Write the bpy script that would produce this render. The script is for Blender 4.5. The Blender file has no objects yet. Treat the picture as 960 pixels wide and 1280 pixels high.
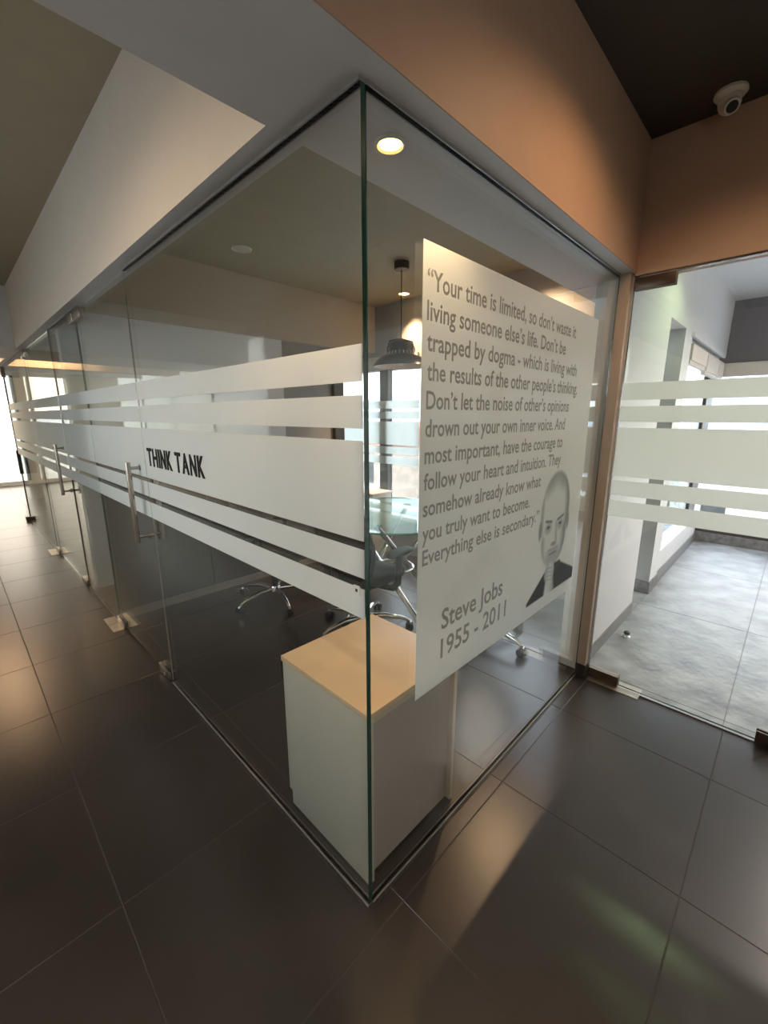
import bpy, bmesh, math, random
from mathutils import Vector, Matrix
random.seed(7)
S = bpy.context.scene
C = S.collection
PI = math.pi

# ------------------------------------------------------------------ camera, world, light
cam_d = bpy.data.cameras.new('camera'); cam = bpy.data.objects.new('camera', cam_d); C.objects.link(cam)
cam_d.sensor_fit = 'HORIZONTAL'; cam_d.sensor_width = 36.0; cam_d.lens = 36.0 * 527.0 / 960.0
cam_d.clip_start = 0.02; cam_d.clip_end = 500
TH = math.atan(120 / 527.0)
HD = math.radians(90 - 45.76)
cam.location = (-0.66606, -0.71251, 1.44)
cam.rotation_euler = (PI / 2 - TH, 0, HD - PI / 2)
S.camera = cam

S.view_settings.view_transform = 'Standard'
S.view_settings.look = 'None'
S.view_settings.gamma = 1.0
S.view_settings.use_curve_mapping = False
S.view_settings.exposure = 1.4
S.cycles.max_bounces = 14
S.cycles.diffuse_bounces = 5
S.cycles.glossy_bounces = 6
S.cycles.transmission_bounces = 8
S.cycles.transparent_max_bounces = 40
S.cycles.sample_clamp_indirect = 6.0
S.cycles.caustics_reflective = False
S.cycles.caustics_refractive = False

w = bpy.data.worlds.new('sky'); S.world = w; w.use_nodes = True
wn = w.node_tree.nodes; wl = w.node_tree.links
bg = wn['Background']
tc = wn.new('ShaderNodeTexCoord'); sep = wn.new('ShaderNodeSeparateXYZ'); rmp = wn.new('ShaderNodeValToRGB')
wl.new(tc.outputs['Generated'], sep.inputs[0]); wl.new(sep.outputs['Z'], rmp.inputs[0]); wl.new(rmp.outputs[0], bg.inputs['Color'])
rmp.color_ramp.elements[0].position = 0.0; rmp.color_ramp.elements[0].color = (0.97, 0.98, 1.0, 1)
rmp.color_ramp.elements[1].position = 0.7; rmp.color_ramp.elements[1].color = (0.80, 0.87, 1.0, 1)
bg.inputs['Strength'].default_value = 3.0

def lamp(name, kind, loc, power, color, size=0.05, rot=(0, 0, 0), cone=None, parent=None, size_y=None):
    d = bpy.data.lights.new(name, kind); d.energy = power; d.color = color
    if kind == 'AREA':
        d.size = size
        if size_y: d.shape = 'RECTANGLE'; d.size_y = size_y
    else: d.shadow_soft_size = size
    if cone: d.spot_size = cone; d.spot_blend = 0.6
    o = bpy.data.objects.new(name, d); C.objects.link(o); o.rotation_euler = rot
    if parent is not None:
        o.parent = parent; o.location = Vector(loc) - Vector(parent.location)
    else: o.location = loc
    return o
WARM = (1.0, 0.62, 0.34)

# ------------------------------------------------------------------ materials
M = {}
def nodes(m): return m.node_tree.nodes, m.node_tree.links
def mat(name, col, rough=0.5, metal=0.0, spec=0.5, noise=0.0, nscale=8.0, bump=0.0, bscale=60.0, rnoise=0.0, coat=0.0, rnd=0.0):
    m = bpy.data.materials.new(name); m.use_nodes = True
    n, l = nodes(m); b = n['Principled BSDF']
    b.inputs['Base Color'].default_value = (*col, 1); b.inputs['Roughness'].default_value = rough
    b.inputs['Metallic'].default_value = metal; b.inputs['Specular IOR Level'].default_value = spec
    b.inputs['Coat Weight'].default_value = coat
    geo = n.new('ShaderNodeNewGeometry')
    if noise or rnoise:
        t = n.new('ShaderNodeTexNoise'); t.inputs['Scale'].default_value = nscale; t.inputs['Detail'].default_value = 6
        l.new(geo.outputs['Position'], t.inputs['Vector'])
        if noise:
            mx = n.new('ShaderNodeMix'); mx.data_type = 'RGBA'; mx.clamp_factor = True
            mx.inputs['A'].default_value = (*[c * (1 - noise) for c in col], 1)
            mx.inputs['B'].default_value = (*[min(1, c * (1 + noise)) for c in col], 1)
            mr0 = n.new('ShaderNodeMapRange'); mr0.inputs[1].default_value = 0.3; mr0.inputs[2].default_value = 0.7
            l.new(t.outputs['Fac'], mr0.inputs[0]); l.new(mr0.outputs[0], mx.inputs['Factor'])
            src = mx.outputs['Result']
            if rnd:
                oi = n.new('ShaderNodeObjectInfo'); mr = n.new('ShaderNodeMapRange')
                mr.inputs[3].default_value = 1 - rnd; mr.inputs[4].default_value = 1 + rnd
                l.new(oi.outputs['Random'], mr.inputs[0])
                vm = n.new('ShaderNodeVectorMath'); vm.operation = 'SCALE'
                l.new(src, vm.inputs[0]); l.new(mr.outputs[0], vm.inputs['Scale']); src = vm.outputs[0]
            l.new(src, b.inputs['Base Color'])
        if rnoise:
            mr = n.new('ShaderNodeMapRange'); mr.inputs[3].default_value = max(0.02, rough - rnoise); mr.inputs[4].default_value = rough + rnoise
            l.new(t.outputs['Fac'], mr.inputs[0]); l.new(mr.outputs[0], b.inputs['Roughness'])
    if bump:
        t2 = n.new('ShaderNodeTexNoise'); t2.inputs['Scale'].default_value = bscale; t2.inputs['Detail'].default_value = 5
        l.new(geo.outputs['Position'], t2.inputs['Vector'])
        bp = n.new('ShaderNodeBump'); bp.inputs['Strength'].default_value = bump; bp.inputs['Distance'].default_value = 0.004
        l.new(t2.outputs['Fac'], bp.inputs['Height']); l.new(bp.outputs[0], b.inputs['Normal'])
    M[name] = m
    return m

def glass(name, tint):
    m = bpy.data.materials.new(name); m.use_nodes = True
    n, l = nodes(m); n.remove(n['Principled BSDF']); out = n['Material Output']
    g = n.new('ShaderNodeNewGeometry'); mr = n.new('ShaderNodeMapRange')
    mr.inputs[3].default_value = 1.5; mr.inputs[4].default_value = 1 / 1.5
    l.new(g.outputs['Backfacing'], mr.inputs[0])
    f = n.new('ShaderNodeFresnel'); l.new(mr.outputs[0], f.inputs['IOR'])
    tr = n.new('ShaderNodeBsdfTransparent'); tr.inputs[0].default_value = (*tint, 1)
    gl = n.new('ShaderNodeBsdfGlossy'); gl.inputs['Roughness'].default_value = 0.0; gl.inputs['Color'].default_value = (0.93, 0.98, 0.96, 1)
    mx = n.new('ShaderNodeMixShader'); l.new(f.outputs[0], mx.inputs[0]); l.new(tr.outputs[0], mx.inputs[1]); l.new(gl.outputs[0], mx.inputs[2])
    l.new(mx.outputs[0], out.inputs[0]); M[name] = m
    return m

def frost(name, col, trans, transl, ink=None):
    """etched vinyl: part lets light straight through, part scatters it on, part sends it back."""
    m = bpy.data.materials.new(name); m.use_nodes = True
    n, l = nodes(m); n.remove(n['Principled BSDF']); out = n['Material Output']
    d = n.new('ShaderNodeBsdfDiffuse'); t = n.new('ShaderNodeBsdfTranslucent'); p = n.new('ShaderNodeBsdfTransparent')
    d.inputs[0].default_value = (*col, 1); t.inputs[0].default_value = (*col, 1); p.inputs[0].default_value = (0.95, 0.97, 0.96, 1)
    a = n.new('ShaderNodeMixShader'); a.inputs[0].default_value = transl; l.new(d.outputs[0], a.inputs[1]); l.new(t.outputs[0], a.inputs[2])
    b = n.new('ShaderNodeMixShader'); b.inputs[0].default_value = trans; l.new(a.outputs[0], b.inputs[1]); l.new(p.outputs[0], b.inputs[2])
    if ink:
        at = n.new('ShaderNodeAttribute'); at.attribute_name = ink
        mc = n.new('ShaderNodeMix'); mc.data_type = 'RGBA'; mc.inputs['A'].default_value = (*col, 1); mc.inputs['B'].default_value = (0.035, 0.04, 0.045, 1)
        l.new(at.outputs['Fac'], mc.inputs['Factor']); l.new(mc.outputs['Result'], d.inputs[0]); l.new(mc.outputs['Result'], t.inputs[0])
    g = n.new('ShaderNodeBsdfGlossy'); g.inputs['Roughness'].default_value = 0.28
    c = n.new('ShaderNodeMixShader'); c.inputs[0].default_value = 0.035; l.new(b.outputs[0], c.inputs[1]); l.new(g.outputs[0], c.inputs[2])
    l.new(c.outputs[0], out.inputs[0]); M[name] = m
    return m

def emit(name, col, s):
    m = bpy.data.materials.new(name); m.use_nodes = True
    n, l = nodes(m); n.remove(n['Principled BSDF']); e = n.new('ShaderNodeEmission')
    e.inputs[0].default_value = (*col, 1); e.inputs[1].default_value = s; l.new(e.outputs[0], n['Material Output'].inputs[0]); M[name] = m
    return m

frost('added_blind_translucent', (0.78, 0.75, 0.69), 0.0, 0.72)
glass('clear_glass', (0.975, 0.99, 0.98)); glass('window_glass', (0.97, 0.985, 0.99)); glass('warming_glass', (0.80, 0.74, 0.65)); glass('dimming_glass', (0.76, 0.77, 0.78)); glass('table_glass', (0.78, 0.9, 0.86))  # two darker tints are added to cut and warm the outside light
mat('glass_edge_pale', (0.30, 0.36, 0.32), 0.2, spec=0.8)
mat('glass_edge', (0.012, 0.055, 0.038), 0.12, spec=0.8)
mat('table_edge', (0.06, 0.28, 0.22), 0.1, spec=0.8)
frost('frosted_film', (0.93, 0.96, 0.935), 0.11, 0.70)
frost('poster_film', (0.92, 0.96, 0.935), 0.10, 0.62)
frost('portrait_film', (0.91, 0.95, 0.925), 0.07, 0.62, ink='ink')
frost('print_grey', (0.40, 0.40, 0.385), 0.06, 0.55)
mat('floor_tile', (0.027, 0.020, 0.016), 0.29, noise=0.28, nscale=2.6, rnoise=0.0, bump=0.0, spec=0.75, rnd=0.05)
mat('floor_grout', (0.065, 0.055, 0.048), 0.8)
mat('terrace_tile', (0.30, 0.31, 0.32), 0.40, noise=0.42, nscale=5.5, bump=0.9, bscale=22, rnoise=0.15)
mat('terrace_grout', (0.22, 0.22, 0.22), 0.8)
mat('lit_white_paint', (0.82, 0.83, 0.82), 0.5)  # white paint lightened in place of missing light on the back wall
mat('white_paint', (0.66, 0.65, 0.63), 0.55, noise=0.015, bump=0.04, bscale=160)
mat('soffit_paint', (0.64, 0.605, 0.56), 0.6, noise=0.02, bump=0.05, bscale=160)
mat('beige_paint', (0.58, 0.51, 0.41), 0.6, noise=0.02, bump=0.05, bscale=160)
mat('olive_paint', (0.38, 0.33, 0.225), 0.65, noise=0.03, bump=0.05, bscale=160)
mat('terracotta_paint', (0.46, 0.30, 0.20), 0.6, noise=0.03, bump=0.05, bscale=160)
mat('dark_ceiling_paint', (0.045, 0.035, 0.028), 0.7, noise=0.08, bump=0.05)
mat('slate_paint', (0.17, 0.155, 0.16), 0.6, noise=0.03)
mat('grey_paint', (0.33, 0.33, 0.32), 0.6, noise=0.03)
mat('dark_cladding', (0.07, 0.075, 0.075), 0.35, noise=0.08)
mat('brown_aluminium', (0.48, 0.37, 0.27), 0.45, metal=0.15, noise=0.04)
mat('dark_bronze', (0.10, 0.07, 0.05), 0.35, metal=0.6)
mat('steel', (0.44, 0.40, 0.36), 0.24, metal=1.0, noise=0.05, nscale=30)
mat('brushed_plate', (0.55, 0.50, 0.43), 0.38, metal=0.9, noise=0.12, nscale=25)
mat('chrome', (0.82, 0.80, 0.77), 0.08, metal=1.0)
mat('black_plastic', (0.018, 0.018, 0.019), 0.4)
mat('black_fabric', (0.006, 0.006, 0.007), 0.85, noise=0.3, nscale=120, bump=0.4, bscale=350)
mat('pad_plastic', (0.02, 0.02, 0.021), 0.5)
mat('black_letter', (0.010, 0.010, 0.010), 0.6, spec=0.2)
mat('cabinet_wood', (0.74, 0.56, 0.35), 0.42, noise=0.05, nscale=14)
mat('cabinet_laminate', (0.56, 0.53, 0.44), 0.45, noise=0.02)
mat('cabinet_panel', (0.46, 0.38, 0.33), 0.5, noise=0.02)
mat('cabinet_edge', (0.62, 0.50, 0.36), 0.45, noise=0.03)
mat('plinth_black', (0.03, 0.027, 0.025), 0.5)
mat('shade_metal', (0.06, 0.062, 0.07), 0.28, metal=0.7)
mat('shade_inner', (0.78, 0.66, 0.52), 0.5)
mat('cream_plastic', (0.62, 0.58, 0.48), 0.45)
mat('silicone', (0.24, 0.225, 0.20), 0.35)
mat('blind_fabric', (0.66, 0.60, 0.52), 0.75, noise=0.04, nscale=60)
mat('window_frame_black', (0.035, 0.033, 0.033), 0.4)
mat('concrete_kerb', (0.17, 0.165, 0.165), 0.6, noise=0.35, nscale=22)
mat('skirting_grey', (0.20, 0.195, 0.19), 0.5, noise=0.08)
mat('brass_lens', (0.3, 0.24, 0.15), 0.3)
mat('roof_red', (0.42, 0.17, 0.10), 0.8, noise=0.2, nscale=3)
mat('render_white', (0.72, 0.70, 0.66), 0.8)
mat('render_tan', (0.55, 0.44, 0.36), 0.8, noise=0.2, nscale=2)
mat('leaf_green', (0.12, 0.145, 0.085), 0.8, noise=0.5, nscale=5)
mat('bark', (0.12, 0.08, 0.05), 0.9)
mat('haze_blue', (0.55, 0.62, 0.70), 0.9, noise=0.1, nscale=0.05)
mat('town_ground', (0.46, 0.48, 0.50), 0.9, noise=0.2, nscale=0.3)
mat('roof_white', (0.62, 0.65, 0.70), 0.5, noise=0.12, nscale=9)
mat('white_label', (0.8, 0.79, 0.74), 0.5)
emit('lamp_glow', (1.0, 0.56, 0.17), 6.0)
emit('green_glow', (0.72, 1.0, 0.42), 6.0)

# ------------------------------------------------------------------ helpers
def empty(name, loc=(0, 0, 0), rz=0.0, label=None, cat=None, group=None, kind=None, parent=None):
    o = bpy.data.objects.new(name, None); C.objects.link(o); o.location = loc; o.rotation_euler = (0, 0, rz)
    o.empty_display_size = 0.1
    if parent is not None: o.parent = parent; o.location = Vector(loc) - origin(parent)
    return tag(o, label, cat, group, kind)
def tag(o, label=None, cat=None, group=None, kind=None):
    if label: o['label'] = label
    if cat: o['category'] = cat
    if group: o['group'] = group
    if kind: o['kind'] = kind
    return o
def origin(p):
    v = Vector((0, 0, 0))
    while p is not None: v = v + Vector(p.location); p = p.parent
    return v
def link(name, bm, mats, parent=None, smooth=False, local=False, org=None):
    """bm is in world coordinates unless local; the object's origin goes to org (or the parent's origin)."""
    if not isinstance(mats, (list, tuple)): mats = [mats]
    me = bpy.data.meshes.new(name)
    base = Vector((0, 0, 0))
    if not local:
        po = origin(parent) if parent is not None else Vector((0, 0, 0))
        o_ = Vector(org) if org is not None else po
        bmesh.ops.translate(bm, verts=bm.verts, vec=-o_)
        base = o_ - po
    bmesh.ops.recalc_face_normals(bm, faces=bm.faces)
    bm.to_mesh(me); bm.free()
    for m in mats: me.materials.append(M[m])
    if smooth:
        for p in me.polygons: p.use_smooth = True
        try: me.set_sharp_from_angle(angle=math.radians(smooth if smooth is not True else 40))
        except Exception: pass
    o = bpy.data.objects.new(name, me); C.objects.link(o)
    if parent is not None: o.parent = parent
    o.location = base
    return o
def add_box(bm, x0, x1, y0, y1, z0, z1, mi=0, bev=0.0):
    b = bmesh.new() if bev else bm
    r = bmesh.ops.create_cube(b, size=1.0)
    for v in r['verts']:
        v.co = Vector(((x0 + x1) / 2 + v.co.x * (x1 - x0), (y0 + y1) / 2 + v.co.y * (y1 - y0), (z0 + z1) / 2 + v.co.z * (z1 - z0)))
    if bev:
        bmesh.ops.bevel(b, geom=b.edges[:], offset=bev, segments=2, profile=0.5, affect='EDGES')
        for f in b.faces: f.material_index = mi
        me = bpy.data.meshes.new('t'); b.to_mesh(me); b.free(); bm.from_mesh(me); bpy.data.meshes.remove(me)
    else:
        for v in r['verts']:
            for f in v.link_faces: f.material_index = mi
    return bm
def box(name, x0, x1, y0, y1, z0, z1, m, parent=None, bev=0.0, org=None):
    return link(name, add_box(bmesh.new(), x0, x1, y0, y1, z0, z1, 0, bev), m, parent, org=org, smooth=30 if bev else False)
def add_tube(bm, pts, rad, seg=12, cap=True, mi=0):
    pts = [Vector(p) for p in pts]
    rads = rad if isinstance(rad, (list, tuple)) else [rad] * len(pts)
    rings = []; prev = None
    for i, p in enumerate(pts):
        if i == 0: t = pts[1] - p
        elif i == len(pts) - 1: t = p - pts[i - 1]
        else: t = (pts[i + 1] - p).normalized() + (p - pts[i - 1]).normalized()
        t.normalize()
        if prev is None:
            a = Vector((0, 0, 1)) if abs(t.z) < 0.9 else Vector((1, 0, 0)); u = t.cross(a).normalized()
        else: u = (prev - t * prev.dot(t)).normalized()
        prev = u; v = t.cross(u)
        rings.append([bm.verts.new(p + (u * math.cos(2 * PI * k / seg) + v * math.sin(2 * PI * k / seg)) * rads[i]) for k in range(seg)])
    for a, b in zip(rings, rings[1:]):
        for k in range(seg):
            f = bm.faces.new((a[k], a[(k + 1) % seg], b[(k + 1) % seg], b[k])); f.material_index = mi
    if cap:
        bm.faces.new(rings[0][::-1]).material_index = mi; bm.faces.new(rings[-1]).material_index = mi
    return bm
def add_lathe(bm, prof, c=(0, 0, 0), seg=32, mi=0, closed=False):
    """prof: list of (r, z) round the vertical axis through c."""
    rings = []
    for r, z in prof:
        if r < 1e-6: rings.append([bm.verts.new((c[0], c[1], c[2] + z))])
        else: rings.append([bm.verts.new((c[0] + r * math.cos(2 * PI * k / seg), c[1] + r * math.sin(2 * PI * k / seg), c[2] + z)) for k in range(seg)])
    pairs = list(zip(rings, rings[1:]))
    if closed: pairs.append((rings[-1], rings[0]))
    for a, b in pairs:
        for k in range(seg):
            k2 = (k + 1) % seg
            if len(a) == 1 and len(b) == 1: continue
            vs = (a[0], b[k2], b[k]) if len(a) == 1 else ((a[k], a[k2], b[0]) if len(b) == 1 else (a[k], a[k2], b[k2], b[k]))
            try: bm.faces.new(vs).material_index = mi
            except ValueError: pass
    return bm
def copy_tree(o, parent=None):
    c = o.copy(); C.objects.link(c); c.parent = parent
    for ch in list(o.children): copy_tree(ch, c)
    return c
def struct(name, *a, **k):
    o = box(name, *a, **k); o['kind'] = 'structure'; return o

# ------------------------------------------------------------------ floor: grout bed and every tile
T = 0.6
X0, Y0 = 0.083, -0.065           # one crossing of the joints
fl = empty('floor', (0, 0, 0), kind='structure')
box('grout', -2.4, 2.6, 0.0, 11.2, -0.06, -0.0012, 'floor_grout', fl)
box('grout', -2.4, 1.7, -2.4, 0.0, -0.06, -0.0012, 'floor_grout', fl)
tiles = {}
def tile_mesh(w_, d_):
    key = (round(w_, 3), round(d_, 3))
    if key not in tiles:
        bm = add_box(bmesh.new(), 0, w_, 0, d_, -0.01, 0, 0)
        top = [e for e in bm.edges if all(abs(v.co.z) < 1e-6 for v in e.verts)]
        bmesh.ops.bevel(bm, geom=top, offset=0.0015, segments=1, affect='EDGES')
        me = bpy.data.meshes.new('floor_tile'); bm.to_mesh(me); bm.free(); me.materials.append(M['floor_tile']); tiles[key] = me
    return tiles[key]
G = 0.002
def lay(parent, x0, x1, y0, y1, ox, oy, tx, ty, meshf, g=G, name='tile'):
    i0 = math.floor((x0 - ox) / tx); i1 = math.ceil((x1 - ox) / tx); j0 = math.floor((y0 - oy) / ty); j1 = math.ceil((y1 - oy) / ty)
    for i in range(i0, i1):
        for j in range(j0, j1):
            a0 = max(x0, ox + i * tx) + g / 2; a1 = min(x1, ox + (i + 1) * tx) - g / 2
            b0 = max(y0, oy + j * ty) + g / 2; b1 = min(y1, oy + (j + 1) * ty) - g / 2
            if a1 - a0 < 0.01 or b1 - b0 < 0.01: continue
            o = bpy.data.objects.new(name, meshf(a1 - a0, b1 - b0)); C.objects.link(o); o.parent = parent; o.location = (a0, b0, 0)
lay(fl, -2.4, 1.7, -2.4, 11.2, X0, Y0, T, T, tile_mesh)
lay(fl, 1.7, 2.6, 0.0, 11.2, X0, Y0, T, T, tile_mesh)

# terrace floor (right, beyond the glass door)
tf = empty('floor_terrace', (0, 0, 0), kind='structure')
box('grout', 1.7, 5.6, -3.0, 0.0, -0.06, -0.002, 'terrace_grout', tf)
box('grout', 2.72, 5.6, 0.0, 0.12, -0.06, -0.002, 'terrace_grout', tf)
ttl = {}
def ttile(w_, d_):
    key = (round(w_, 3), round(d_, 3))
    if key not in ttl:
        bm = add_box(bmesh.new(), 0, w_, 0, d_, -0.01, 0, 0)
        me = bpy.data.meshes.new('terrace_tile'); bm.to_mesh(me); bm.free(); me.materials.append(M['terrace_tile']); ttl[key] = me
    return ttl[key]
lay(tf, 1.7, 5.37, -3.0, 0.0, 1.75, -0.66, 1.2, 0.66, ttile, 0.004)
lay(tf, 2.76, 3.2, 0.0, 0.12, 1.75, 0.0, 1.2, 0.6, ttile, 0.004)

# ------------------------------------------------------------------ soffits, beams and ceilings
ZS = 2.078      # underside of all beams = top of the glass
ZC = 2.6
bm = bmesh.new()
add_box(bm, -2.4, 1.70, -0.056, 0.26, ZS, 2.75, 0)
for f in bm.faces:
    n_ = f.normal; f.normal_update()
    if f.normal.y < -0.5: f.material_index = 1
    elif f.normal.y > 0.5: f.material_index = 2
tag(link('trim_1', bm, ['soffit_paint', 'terracotta_paint', 'beige_paint']), kind='structure')      # the beam that crosses the corridor
struct('trim_16', 1.70, 2.60, 0.12, 0.26, ZS, 2.75, 'soffit_paint')
struct('trim_2', -2.4, 1.66, -0.059, -0.056, ZS, ZS + 0.035, 'terracotta_paint')                      # its lower edge bead
bm = add_box(bmesh.new(), -0.05, 0.05, 0.26, 4.86, ZS, 2.75, 0)
for f in bm.faces:
    f.normal_update()
    if abs(f.normal.x) > 0.5: f.material_index = 1
tag(link('trim_3', bm, ['soffit_paint', 'beige_paint']), kind='structure')                            # beam over the left glass
bm = add_box(bmesh.new(), -2.4, 0.05, 4.86, 5.9, ZS, 2.75, 0)
tag(link('trim_4', bm, 'soffit_paint'), kind='structure')                                             # far end of the ceiling tray
struct('trim_5', -0.05, 0.05, 5.9, 7.3, ZS, 2.75, 'soffit_paint')
struct('ceiling_corridor', -2.4, -0.05, 0.26, 4.86, 2.63, 2.75, 'olive_paint')
struct('ceiling_lobby', -2.4, 1.66, -2.4, -0.056, ZC, 2.75, 'dark_ceiling_paint')
bm = add_box(bmesh.new(), 0.05, 2.6, 0.26, 2.6, 2.52, 2.75, 0)
tag(link('ceiling_meeting_room', bm, 'olive_paint'), kind='structure')
# header over the terrace door
bm = add_box(bmesh.new(), 1.66, 1.76, -2.4, -0.056, ZS - 0.012, 2.75, 0)
for f in bm.faces:
    f.normal_update()
    if f.normal.x > 0.5: f.material_index = 1
tag(link('wall_terrace_header', bm, ['terracotta_paint', 'white_paint']), kind='structure')
# unseen sides of the lobby and corridor
struct('wall_corridor', -2.5, -2.4, -2.4, 1.0, 0, 2.75, 'beige_paint')
struct('wall_corridor_pier', -2.5, -2.4, 2.5, 4.4, 0, 2.75, 'beige_paint')
struct('wall_corridor_under', -2.5, -2.4, 1.0, 2.5, 0, 0.9, 'beige_paint')
struct('wall_corridor_over', -2.5, -2.4, 1.0, 2.5, 2.3, 2.75, 'beige_paint')
w8 = empty('fill_window_8', (-2.45, 1.0, 0.9), kind='structure')  # unseen window added to light the left film and soffit
for y_ in (1.0, 1.72, 2.44): box('mullion', -2.48, -2.42, y_, y_ + 0.06, 0.9, 2.3, 'window_frame_black', w8)
for y_ in (1.06, 1.78):
    box('pane', -2.453, -2.447, y_, y_ + 0.66, 0.9, 2.3, 'window_glass', w8)
struct('wall_corridor_low', -2.5, -2.4, 4.4, 11.2, 0, 1.1, 'beige_paint')
struct('wall_corridor_high', -2.5, -2.4, 4.4, 11.2, 2.45, 2.75, 'white_paint')
w7 = empty('window_7', (-2.45, 4.4, 1.1), kind='structure')
for k in range(5): box('mullion', -2.48, -2.42, 4.4 + 1.68 * k, 4.46 + 1.68 * k, 1.1, 2.45, 'window_frame_black', w7)
for k in range(4):
    box('pane', -2.453, -2.447, 4.46 + 1.68 * k, 6.08 + 1.68 * k, 1.1, 2.45, 'window_glass', w7)
    box('roller_blind', -2.412, -2.409, 4.43 + 1.68 * k, 6.10 + 1.68 * k, 1.12, 2.44, 'added_blind_translucent', w7)  # blinds added to soften this band's glare in the left glass
struct('wall_lobby', -2.5, 1.76, -2.5, -2.4, 0, 1.1, 'beige_paint')
struct('wall_lobby_high', -2.5, 1.76, -2.5, -2.4, 1.9, 2.75, 'beige_paint')
struct('wall_lobby_side', -1.0, 1.76, -2.5, -2.4, 1.1, 1.9, 'beige_paint')
w6 = empty('fill_window_6', (-2.4, -2.45, 1.1), kind='structure')  # unseen window added to let ambient daylight into the lobby
for x_ in (-2.5, -1.1): box('mullion', x_, x_ + 0.1, -2.48, -2.42, 1.1, 1.9, 'window_frame_black', w6)
box('pane', -2.4, -1.1, -2.453, -2.447, 1.1, 1.9, 'window_glass', w6)

# ------------------------------------------------------------------ meeting room back wall, far window
bm = bmesh.new()
add_box(bm, 0.05, 2.6, 2.6, 2.72, ZS, 2.75, 0)
tag(link('wall_back_header', bm, 'beige_paint'), kind='structure')
struct('wall_back', 0.03, 1.50, 2.64, 2.72, 1.14, ZS, 'lit_white_paint')
struct('wall_back_recess', 1.50, 2.06, 2.66, 2.72, 1.14, ZS, 'grey_paint')
bk = empty('wall_back_cladding', (0.03, 2.62, 0), kind='structure')
xs = [0.03, 0.72, 1.41, 2.10]
for a, b in zip(xs, xs[1:]): box('panel', a + 0.004, b - 0.004, 2.62, 2.72, 0.06, 1.14, 'dark_cladding', bk)
struct('baseboard_back', 0.03, 2.10, 2.605, 2.72, 0, 0.055, 'skirting_grey')
struct('trim_6', 2.06, 2.18, 2.62, 2.74, 0, ZS, 'window_frame_black')
struct('wall_far_return', 0.05, 2.7, 3.4, 3.5, 0, 2.75, 'white_paint')
struct('ceiling_alcove', 0.05, 2.7, 2.72, 3.4, ZS, 2.2, 'white_paint')
struct('floor_alcove_side', 2.10, 2.16, 2.74, 3.4, 0, 2.2, 'grey_paint')
# far window of the meeting room
FX = 2.60
wn_ = empty('window_1', (FX, 2.0, 0), kind='structure')
for (a, b) in ((0.30, 0.36), (1.14, 1.24), (1.93, 1.99), (2.44, 2.56), (3.34, 3.40)):
    box('mullion', FX + 0.03, FX + 0.10, a, b, 0.40, 1.90, 'window_frame_black', wn_)
box('window_frame', FX + 0.02, FX + 0.11, 0.30, 3.40, 1.90, 1.94, 'window_frame_black', wn_)
box('window_sill', FX - 0.02, FX + 0.14, 0.30, 3.40, 0.36, 0.40, 'white_paint', wn_)
for (a, b) in ((0.36, 1.14), (1.24, 1.93), (1.99, 2.46), (2.54, 3.34)):
    box('pane', FX + 0.060, FX + 0.066, a, b, 0.40, 1.90, 'dimming_glass', wn_)
STR = [(1.515, 1.594), (1.412, 1.486), (1.144, 1.384), (1.048, 1.123), (0.939, 1.020)]
for a, b in STR: box('frosted_strip', FX + 0.012, FX + 0.014, 2.00, 3.38, a, b, 'frosted_film', wn_)
box('inner_pane', FX + 0.002, FX + 0.010, 1.96, 3.40, 0.40, ZS - 0.1, 'clear_glass', wn_)
box('roller_blind', FX - 0.03, FX + 0.03, 2.0, 3.38, 1.93, 2.03, 'blind_fabric', wn_)
box('blind_bar', FX - 0.012, FX + 0.0, 2.0, 3.38, 1.90, 1.93, 'cream_plastic', wn_)
struct('wall_far', FX, FX + 0.12, 0.12, 0.30, 0, 2.75, 'white_paint')
struct('wall_far_low', FX, FX + 0.12, 0.30, 3.4, 0, 0.36, 'grey_paint')
struct('wall_far_lintel', FX, FX + 0.12, 0.30, 3.4, 1.94, 2.75, 'grey_paint')  # colour greyed to offset the downlight's bright scallop here

# ------------------------------------------------------------------ white wall between meeting room and terrace (y = 0 .. 0.12)
struct('wall_terrace_left', 1.69, 2.72, 0.0, 0.12, 0, 2.06, 'white_paint')
struct('wall_terrace_left_inner', 2.60, 2.72, 0.12, 0.26, 0, ZS, 'white_paint')
struct('wall_terrace_beam', 1.70, 5.4, 0.0, 0.12, 2.06, 2.75, 'white_paint')
struct('baseboard_terrace_left', 1.70, 2.72, -0.008, 0.0, 0, 0.085, 'skirting_grey')
cp = empty('wall_terrace_column', (3.2, 0.0, 0), kind='structure')
bm = add_box(bmesh.new(), 3.2, 3.46, 0.0, 0.45, 0, 2.06)
for f in bm.faces:
    f.normal_update()
    if f.normal.y < -0.5: f.material_index = 1
link('panel', bm, ['grey_paint', 'white_paint'], cp)
box('skirting', 3.188, 3.47, -0.01, 0.45, 0, 0.10, 'concrete_kerb', cp)
struct('wall_terrace_recess', 2.72, 3.2, 0.40, 0.45, 0, 2.2, 'white_paint')
struct('wall_terrace_recess_side', 2.72, 2.76, 0.12, 0.45, 0, 2.2, 'white_paint')
struct('wall_terrace_sill', 3.46, 5.4, 0.02, 0.12, 0, 0.27, 'white_paint')
struct('baseboard_terrace_side', 3.47, 5.37, 0.008, 0.02, 0, 0.09, 'skirting_grey')
w2 = empty('window_2', (3.46, 0.06, 0), kind='structure')
box('window_sill', 3.46, 5.34, 0.005, 0.12, 0.27, 0.30, 'white_paint', w2)
box('pane', 3.50, 4.94, 0.066, 0.072, 0.30, 1.86, 'dimming_glass', w2)
for a, b in ((3.46, 3.50), (4.94, 5.34)): box('mullion', a, b, 0.05, 0.10, 0.30, 1.9, 'window_frame_black', w2)
box('window_frame', 3.46, 5.34, 0.05, 0.10, 1.90, 2.06, 'white_paint', w2)
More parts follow.
